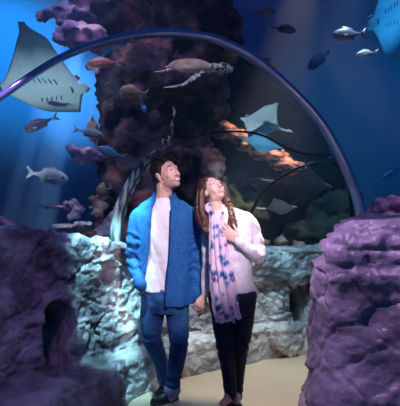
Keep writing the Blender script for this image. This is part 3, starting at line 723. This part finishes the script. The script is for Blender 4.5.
# white tee
bm = bmesh.new()
rings_bm(bm, [(Q(164, 198), .056, .056), (Q(164, 204), .10, .075), (Q(164.5, 211), .165, .100), (Q(165, 222), .190, .118), (Q(165, 240), .185, .125), (Q(164, 262), .168, .118), (Q(162, 280), .158, .120), (Q(160, 289.5), .150, .124)])
me = remesh(bm, .006, 3)
def teef(p, n):
    # drape folds running down and across
    u = (p.x+p.z*.45)*16
    return .007*fbm(V((u, p.z*3, p.y*5)), 3)+.005*math.sin(u*2.2+fbm(p*5)*3)*sstep(1.5, 1.0, p.z)
part(man, 'tee_shirt', me, 'tee', teef, 'white crew-neck tee')
# blue shirt
def shirt_torso(bm):
    rows = [(194.5, 164, 10.5, .066, 157, 170), (199, 164, 16, .080, 156.5, 171), (204, 164, 24, .10, 155, 171.5), (210, 164.5, 29, .112, 153.5, 172), (218, 165, 32, .132, 153, 172), (235, 165.5, 31, .142, 152, 171), (255, 166, 28.5, .138, 150, 170), (275, 166, 27.5, .140, 146, 168), (290, 165.5, 27.5, .146, 142.5, 166.5), (303, 165.5, 27.5, .150, 141, 166)]
    ps = spline(rows, 44); out = []; inn = []
    for (y, cx, hw, ry, xl, xr) in ps:
        fr = math.asin(max(-.97, min(.97, (xr-cx)/hw))); fl = math.asin(max(-.97, min(.97, (xl-cx)/hw)))
        a = []; b = []
        for k in range(65):
            ph = lerp(fr, 2*math.pi+fl, k/64)
            yy = y
            if y > 270: yy = y-(y-270)*.45*sstep(.2, -.6, math.sin(ph))
            w = hw/SM; c = Q(cx, yy)
            fl_ = 1+.035*math.sin(ph*9+yy*.05)*sstep(250, 303, yy)
            a.append(V((c.x+w*math.sin(ph)*fl_, DM-ry*math.cos(ph)*fl_, c.z))); th = .012
            b.append(V((c.x+(w-th)*math.sin(ph)*fl_, DM-(ry-th)*math.cos(ph)*fl_, c.z)))
        out.append(a); inn.append(b)
    rr = [o_+list(reversed(i_)) for o_, i_ in zip(out, inn)]
    v = loft(bm, rr, close=True)
    for ring in (v[0], v[-1]):
        for k in range(64): bm.faces.new((ring[k], ring[k+1], ring[-k-2], ring[-k-1]))
bm = bmesh.new(); shirt_torso(bm)
tube(bm, [Q(147, 211), Q(138, 217), Q(134.5, 236), Q(133, 258, .02), Q(136, 272, -.03), Q(140.5, 284, -.08)], [.050, .062, .058, .051, .046, .042], n=40)
tube(bm, [Q(183, 211), Q(192, 217), Q(195.5, 238), Q(196.5, 262, .01), Q(196.5, 280), Q(195.5, 294, -.02)], [.050, .060, .056, .049, .045, .042], n=40)
me = remesh(bm, .0052, 2)
def shf(p, n):
    arm = sstep(.16, .2, abs(p.x-Q(165, 0).x))
    v_ = .007*fbm(V((p.x*11, p.y*11, p.z*3.5)), 3)
    w_ = .006*math.sin(p.z*75+p.x*22+fbm(p*6)*5)*arm*sstep(1.32, 1.15, p.z)
    return v_+w_
part(man, 'blue_shirt', me, 'blue', shf, 'open long-sleeved blue shirt')
for sx, (a, b) in ((-1, (Q(138.5, 279, -.07), Q(141, 285.5, -.09))), (1, (Q(195.8, 289, -.015), Q(195.4, 296.5, -.02)))):
    bm = bmesh.new(); tube(bm, [a, b], [.0465, .0455], seg=24, n=6, capn=1); part(man, 'shirt_cuff', bm, 'blue')
# collar, two folded points
for sgn_ in (-1, 1):
    bm = bmesh.new(); pts = []
    base = [(164, 190.0, .075), (164+sgn_*8.5, 190.5, .045), (164+sgn_*10.5, 193.5, -.02), (164+sgn_*7.8, 200, -.082)]
    wid = [4, 5, 7, 8.5]
    bs = spline([(*b_, w_) for b_, w_ in zip(base, wid)], 14); rr = []
    for (x, y, dy, w_) in bs:
        o_ = sgn_*(1.6+.25*w_)
        a = Q(x, y, dy); b_ = Q(x+o_, y+w_, dy-.014); th = V((0, -.008, .003))
        rr.append([a, b_, b_+th, a+th])
    v = loft(bm, rr, close=True); bm.faces.new(v[0]); bm.faces.new(list(reversed(v[-1])))
    part(man, 'collar', bm, 'blue')
# button placket on the right-hand panel
bm = bmesh.new(); rr = []
for (y, x) in spline([(208, 172.5), (235, 172), (255, 171), (275, 169), (302, 167)], 30):
    a = Q(x, y); yy = -.128-.026*sstep(205, 225, y)
    rr.append([V((a.x-.004, DM+yy, a.z)), V((a.x-.004, DM+yy-.008, a.z)), V((a.x+.022, DM+yy-.008, a.z)), V((a.x+.022, DM+yy, a.z))])
v = loft(bm, rr, close=True); bm.faces.new(v[0]); bm.faces.new(list(reversed(v[-1])))
part(man, 'placket', bm, 'blue')
# jeans
bm = bmesh.new()
rings_bm(bm, [(Q(163.5, 280), .150, .105), (Q(164, 290), .160, .118), (Q(164.5, 300), .170, .125), (Q(165, 311), .165, .120)])
tube(bm, [Q(154, 300), Q(152, 318, -.02), Q(152, 338, -.02), Q(157, 352, .05), Q(162, 366, .11), Q(164.5, 383, .15)], [.088, .086, .068, .062, .055, .048], n=46)
tube(bm, [Q(176.5, 300), Q(178, 320, -.02), Q(179, 342, -.05), Q(176.5, 362, -.02), Q(173.5, 378, 0), Q(172.5, 389, 0)], [.086, .084, .069, .064, .057, .056], n=46)
me = remesh(bm, .006, 3)
def jf(p, n):
    k = math.exp(-((p.z-.46)/.07)**2)+math.exp(-((p.z-.12)/.08)**2)+.5*math.exp(-((p.z-.80)/.08)**2)
    return .005*math.sin(p.z*95+p.x*30+fbm(p*7)*4)*k+.004*fbm(V((p.x*12, p.y*12, p.z*5)), 3)
part(man, 'jeans', me, 'jeans', jf)
bm = bmesh.new(); tube(bm, [Q(172.6, 387.5), Q(172.2, 391.5)], [.060, .060], seg=24, n=4, capn=1); part(man, 'jeans_cuff', bm, 'cuff', label='pale turned-up jeans cuff')
def shoe(root, heel, toe, wid=.045, hgt=.05, low=False, m='shoe'):
    heel = V(heel); toe = V(toe); d = (toe-heel); L = d.length; d.normalize(); s = V((d.y, -d.x, 0)).normalized()
    bm = bmesh.new(); rr = []
    for t in [i/22 for i in range(23)]:
        w = wid*(.72+.30*math.sin(math.pi*min(1, t*1.15)**1.4))*(1-.0*t)*math.sqrt(max(.02, 1-max(0, (t-.82)/.18)**2))*math.sqrt(max(.05, 1-max(0, (.12-t)/.12)**2))
        h = lerp(hgt*1.55, hgt*.72, sstep(.15, .75, t))*math.sqrt(max(.1, 1-max(0, (t-.85)/.15)**2))
        c = heel+d*L*t; rr.append([c+s*w*math.cos(q)*(1 if math.sin(q) < .3 else .9)+V((0, 0, .018+max(-.012, h*math.sin(q)))) for q in [2*math.pi*k/24 for k in range(24)]])
    v = loft(bm, rr, close=True); bm.faces.new(v[0]); bm.faces.new(list(reversed(v[-1])))
    o = part(root, 'shoe', bm, m, vox=.005, sm=3)
    bm = bmesh.new(); rr = []
    for t in [i/22 for i in range(23)]:
        w = 1.06*wid*(.72+.30*math.sin(math.pi*min(1, t*1.15)**1.4))*math.sqrt(max(.02, 1-max(0, (t-.82)/.18)**2))*math.sqrt(max(.05, 1-max(0, (.12-t)/.12)**2))
        c = heel+d*(L*t*1.01); rr.append([c+s*w, c-s*w, c-s*w+V((0, 0, .018)), c+s*w+V((0, 0, .018))])
    v = loft(bm, rr, close=True); bm.faces.new(v[0]); bm.faces.new(list(reversed(v[-1])))
    s_ = part(root, 'sole', bm, 'sole'); bpy.context.view_layer.update()
    mw = s_.matrix_world.copy(); s_.parent = o; s_.matrix_parent_inverse = o.matrix_world.inverted(); s_.matrix_world = mw
fz = V((0, 0, .003))
shoe(man, V((Q(178, 0).x, DM+.06, .003)), V((Q(151.5, 0).x, DM-.06, .003)))
shoe(man, V((Q(168, 0, .15).x, DM+.22, .003)), V((Q(158, 0, .1).x, DM+.02, .003)))

# ================= woman
DW = 2.92; SW = F/DW
def Q(px, py, dy=0): return P(px, py, DW+dy)
wom = empty('person', (Q(232, 300).x, DW, 0)); tag(wom, 'long-haired woman in white sweater and floral scarf, hand on her chest', 'person')
Rw = headframe((.40, -.72, .56), (-.42, .35, .80)); cw = Q(212.5, 190.5, .01); sw_ = .89
bm = bmesh.new(); T = head_parts(bm, cw, Rw, sw_, True)
tube(bm, [Q(217, 216, .01), Q(216, 206, .005), Q(213.5, 196, .015)], [.056, .047, .047])
tube(bm, [Q(208, 216, .01), Q(218, 211, .02), Q(242, 216, .01)], [.04, .05, .04])
rings_bm(bm, [(Q(226, 213), .08, .055), (Q(229, 224), .13, .08), (Q(230, 240), .125, .09), (Q(231, 262), .105, .075), (Q(231.5, 285), .13, .09), (Q(232, 300), .13, .09)])
tube(bm, [Q(211, 221), Q(208, 240, .02), Q(207.5, 258, .03), Q(205.5, 290, .07), Q(205, 296, .09)], [.036, .034, .029, .023, .022])
tube(bm, [Q(249, 222), Q(256, 240), Q(259, 255, -.02), Q(246, 246, -.14), Q(238, 241, -.16)], [.036, .034, .029, .023, .022])
hand(bm, Q(237.5, 240.5, -.165), (-.78, -.02, .62), (.05, 1, .05), -1, .16, .92, .22, .1)
hand(bm, Q(204.5, 295, .07), (-.45, -.35, -.82), (-.3, .5, .1), 1, .6, .95)
tube(bm, [Q(223, 300), Q(224, 345, 0), Q(230, 390, -.02)], [.07, .042, .028]); tube(bm, [Q(243, 300), Q(242, 345, .02), Q(235, 392, .05)], [.07, .042, .028])
tube(bm, [Q(229.5, 388, -.02), Q(227.5, 399, -.04), Q(222.5, 403.5, -.09)], [.030, .030, .024]); tube(bm, [Q(236, 390, .03), Q(237, 401, .0)], [.030, .028])
me = remesh(bm, .0042, 2, .5)
finish_body(wom, me, ['skin2', 'lip2', 'stubble'], cw, Rw, sw_, False)
eyes_etc(wom, T, Rw, sw_, (.45, -.42, .8), True)
bm = bmesh.new()
def he(x, y, z, r): ell(bm, T(x, y, z), [k*sw_ for k in r], Rw, 20)
he(0, -.030, .046, (.087, .098, .090)); he(0, -.055, .00, (.080, .070, .080))
def lock(pts, r): tube(bm, [Q(*p) for p in pts], r, seg=12, n=34, flat=(0, 1, 0), fratio=.65)
lock([(206, 183, .03), (201, 192, .02), (199.5, 204, .01), (201.5, 218, -.03), (206, 229, -.11), (209, 239, -.12)], [.03, .034, .035, .036, .028, .010])
lock([(205, 184, .05), (203, 196, .05), (203, 208, .03), (206, 220, -.07), (209, 230, -.12), (212, 237, -.13)], [.03, .030, .030, .026, .020, .008])
lock([(201, 190, .05), (199, 202, .04), (198.5, 214, .02), (201, 226, -.04), (204, 233, -.07)], [.025, .03, .03, .024, .010])
lock([(222, 184, .04), (226, 192, .04), (228, 203, .01), (231, 214, -.06), (234, 225, -.12), (235, 234, -.13)], [.022, .024, .026, .028, .024, .008])
lock([(220, 184, .06), (224, 196, .05), (226, 207, .03), (230, 219, -.07), (231, 229, -.12), (230, 237, -.13)], [.03, .030, .028, .026, .022, .008])
lock([(224, 188, .05), (228, 200, .04), (233, 212, 0), (237, 221, -.07), (238, 229, -.10)], [.018, .022, .022, .018, .007])
lock([(204, 185, -.03), (202.5, 193, -.03), (201.5, 203, -.035), (203, 214, -.06), (206, 224, -.10)], [.016, .020, .022, .020, .010])
lock([(212, 184, .09), (212, 200, .09), (214, 216, .09), (216, 228, .09)], [.05, .055, .05, .03])
part(wom, 'long_hair', bm, 'hair_f', lambda p, n: .006*ridged(V((p.x*42, p.y*42, p.z*9)), 3)-.006, vox=.0042, sm=2)
# white sweater
bm = bmesh.new()
rings_bm(bm, [(Q(222, 210.5), .070, .062), (Q(226, 214), .115, .080), (Q(229, 220), .160, .100), (Q(230.5, 232), .165, .122), (Q(231, 246), .155, .126), (Q(231.5, 262), .143, .112), (Q(232, 278), .152, .116), (Q(232.5, 290.5), .168, .124)])
tube(bm, [Q(215, 216), Q(210.5, 222), Q(208, 240, .02), Q(207.5, 258, .03), Q(206.5, 275, .05), Q(205.5, 293, .08)], [.042, .047, .044, .040, .036, .031], n=36)
tube(bm, [Q(240, 216), Q(249, 221), Q(256, 238), Q(259, 253, -.02), Q(258, 257.5, -.05), Q(250, 250, -.12), Q(240, 243, -.155)], [.046, .050, .048, .045, .044, .038, .030], n=44)
me = remesh(bm, .0055, 3)
def swf(p, n):
    return .0065*fbm(V((p.x*13, p.y*13, p.z*6)), 3)+.004*math.sin(p.z*60+p.x*30+fbm(p*6)*5)*(.4+.6*sstep(.3, .38, p.x))
part(wom, 'sweater', me, 'sweater', swf, 'white long-sleeved sweater')
bm = bmesh.new(); tube(bm, [Q(242, 244.5, -.15), Q(238.6, 241.6, -.163)], [.033, .033], seg=20, n=4, capn=1); part(wom, 'sleeve_cuff', bm, 'sweater')
# trousers
bm = bmesh.new()
rings_bm(bm, [(Q(232, 284), .145, .100), (Q(232.5, 292), .166, .112), (Q(232.5, 302), .166, .115), (Q(232.5, 312), .155, .11)])
tube(bm, [Q(223, 302), Q(223, 322, -.01), Q(225, 345, -.03), Q(228.5, 368, -.02), Q(230.5, 394, -.02)], [.085, .078, .061, .053, .043], n=44)
tube(bm, [Q(243, 302), Q(242.5, 322), Q(240.5, 345, .01), Q(238, 368, .05), Q(236.5, 396, .04)], [.086, .078, .060, .052, .041], n=44)
part(wom, 'trousers', bm, 'pants', lambda p, n: .004*math.sin(p.z*90+p.x*30+fbm(p*7)*4)*(math.exp(-((p.z-.46)/.08)**2)+math.exp(-((p.z-.1)/.08)**2))+.003*fbm(p*12, 3), vox=.006, sm=3)
shoe(wom, V((Q(231, 0).x, DW+.05, .003)), V((Q(219, 0).x, DW-.17, .003)), .038, .026)
shoe(wom, V((Q(236, 0).x, DW+.09, .003)), V((Q(240, 0).x, DW-.14, .003)), .040, .040)
# scarf
bm = bmesh.new()
def strip(rows, dy0, ph, th=.007, nz=60, nx=30, pl=.012):
    ps = spline(rows, nz); f_ = []; b_ = []
    for i, (y, xl, xr, dy) in enumerate(ps):
        a = []; b = []
        for k in range(nx+1):
            t = k/nx; x = lerp(xl, xr, t)
            w = pl*math.sin(t*math.pi*2*2.5+ph+i*.03+math.sin(i*.09))*(.5+.5*i/nz)
            c = Q(x, y+.8*math.sin(t*7+ph), dy+w-.02*math.sin(t*math.pi)); a.append(c); b.append(c+V((0, th, 0)))
        f_.append(a); b_.append(b)
    rr = [p_+list(reversed(q_)) for p_, q_ in zip(f_, b_)]
    v = loft(bm, rr, close=True)
    for ring in (v[0], v[-1]):
        for k in range(nx): bm.faces.new((ring[k], ring[k+1], ring[-k-2], ring[-k-1]))
strip([(210, 208.5, 213, -.08), (222, 209, 219, -.125), (240, 209.5, 221, -.145), (262, 209, 225, -.150), (285, 209.5, 228, -.165), (305, 212, 232, -.175), (323, 216, 236, -.175)], 0, 0)
strip([(212, 221, 226, -.08), (224, 217, 226, -.13), (240, 215, 227, -.16), (262, 216, 232, -.165), (285, 218, 236, -.18), (303, 221, 239, -.19), (319, 224, 242, -.19)], 0, 2.1)
tube(bm, [Q(210, 213, -.075), Q(208.5, 207, -.03), Q(212, 203, .05), Q(220, 204, .06), Q(226, 208, .0), Q(224, 214, -.08)], [.016, .024, .026, .026, .022, .018], flat=(0, 1, 0), fratio=.6)
me = remesh(bm, .0045, 1)
part(wom, 'scarf', me, 'scarf', lambda p, n: .004*math.sin((p.x+.1*p.z)*160+fbm(p*5)*4), 'long pink and lavender scarf with blue flowers')

# ------------------------------------------------------------------ light
def spot(name, loc, target, power, col, size=60, blend=.6, rad=.1):
    l = bpy.data.lights.new(name, 'SPOT'); l.energy = power; l.color = col; l.spot_size = math.radians(size); l.spot_blend = blend; l.shadow_soft_size = rad
    o = bpy.data.objects.new(name, l); C.objects.link(o); o.location = loc; o.rotation_euler = (V(target)-V(loc)).to_track_quat('-Z', 'Y').to_euler(); return o
def area(name, loc, target, power, col, size=1.0):
    l = bpy.data.lights.new(name, 'AREA'); l.energy = power; l.color = col; l.size = size
    o = bpy.data.objects.new(name, l); C.objects.link(o); o.location = loc; o.rotation_euler = (V(target)-V(loc)).to_track_quat('-Z', 'Y').to_euler(); return o
w = bpy.data.worlds.new('world'); sc.world = w; w.use_nodes = True
w.node_tree.nodes['Background'].inputs[0].default_value = (.012, .09, .34, 1); w.node_tree.nodes['Background'].inputs[1].default_value = .6
# lamps over the tank, with unseen fill spots added among them
spot('tank_spot', (-3.6, 5.6, 6.4), P(20, 60, 9.4), 3300, (.10, .55, 1), 50, 1, .3)
spot('tank_spot', (-1.9, 5.2, 6.4), P(72, 85, 9.4), 5000, (.62, .60, 1), 24, 1, .1)
for k, (px, pw_) in enumerate(((26, 26000), (44, 38000), (6, 20000))):
    spot('tank_spot', (-1.15-.12*k, 6.2, 6.45), P(px, 235, 5.9), pw_, (.50, .68, 1), 3.6, .7, .02)
spot('tank_spot', (-1.3, 3.4, 6.0), P(50, 75, 4.3), 300, (.6, .85, 1), 38, 1, .2)
spot('tank_spot', (4.6, 4.5, 6.4), P(375, 130, 9.0), 560, (.08, .62, 1), 60, 1, .3)
spot('tank_spot', (-.9, 2.4, 5.2), P(105, 130, 4.4), 260, (.62, .5, 1), 56, 1, .2)  # unseen fill added to brighten the column
spot('tank_spot', (-.4, 2.8, 4.4), P(192, 67, 3.9), 55, (1, .85, .8), 26, .8, .1)  # unseen spot added to light the turtle
spot('tank_spot', (2.2, 3.0, 5.5), P(390, 10, 3.9), 220, (.35, .8, 1), 22, 1, .2)  # unseen spot added to brighten the corner ray
spot('tank_spot', (1.4, 4.6, 4.9), P(264, 152, 5.6), 1300, (1, .52, .30), 26, .8, .1)  # unseen warm spot added to make the ridge glow orange
spot('bed_fill', (-.05, 4.25, 1.15), P(266, 134, 4.95), 60, (.62, .85, 1), 55, .8, .1)  # unseen fill added behind the man to brighten the small rays
spot('tank_spot', (2.0, 4.5, 4.4), P(285, 200, 5.4), 260, (.6, .85, 1), 60, 1, .2)
spot('tank_spot', (1.7, 3.0, 2.6), P(388, 205, 3.7), 22, (1, .70, .85), 40, .8, .1)  # unseen pinkish fill added for the rock at the right edge
# unseen fills added low in the tank, pointing up to brighten the rays
spot('bed_fill', (-2.2, 3.1, 1.0), P(45, 90, 4.3), 110, (.55, .85, 1), 50, 1, .1)
spot('bed_fill', (2.3, 2.9, 1.6), P(396, 10, 3.9), 170, (.12, .60, 1), 24, 1, .1)
# lamps along the path
spot('path_lamp', (-.66, 2.62, 2.40), P(122, 268, 3.22), 480, (.40, .90, 1), 33, .7, .03)
spot('path_lamp', (.1, 3.2, 2.15), P(215, 290, 3.6), 42, (.45, .85, 1), 80, .9, .04)
spot('path_lamp', (1.0, 3.5, 2.1), P(275, 300, 4.0), 60, (.45, .88, 1), 85, .8, .05)
spot('path_lamp', (.42, .75, 2.4), P(190, 230, 3.0), 300, (1, .79, .96), 29, .7, .08)
spot('path_lamp', (-.75, 1.7, 2.1), (-1.15, 2.6, .7), 15, (.75, .32, .9), 90, .9, .03)
spot('path_lamp', (-.25, 2.1, 2.5), P(360, 285, 2.2), 105, (.80, .46, .95), 60, .9, .03)
spot('path_lamp', (.5, 3.0, 2.3), (.45, 3.2, 0), 140, (1, .82, .66), 58, .8, .1)
sc.view_settings.view_transform = 'Standard'; sc.view_settings.look = 'None'; sc.view_settings.gamma = 1; sc.view_settings.use_curve_mapping = False; sc.view_settings.exposure = 0
sc.cycles.use_denoising = True; sc.cycles.max_bounces = 8; sc.cycles.transparent_max_bounces = 24
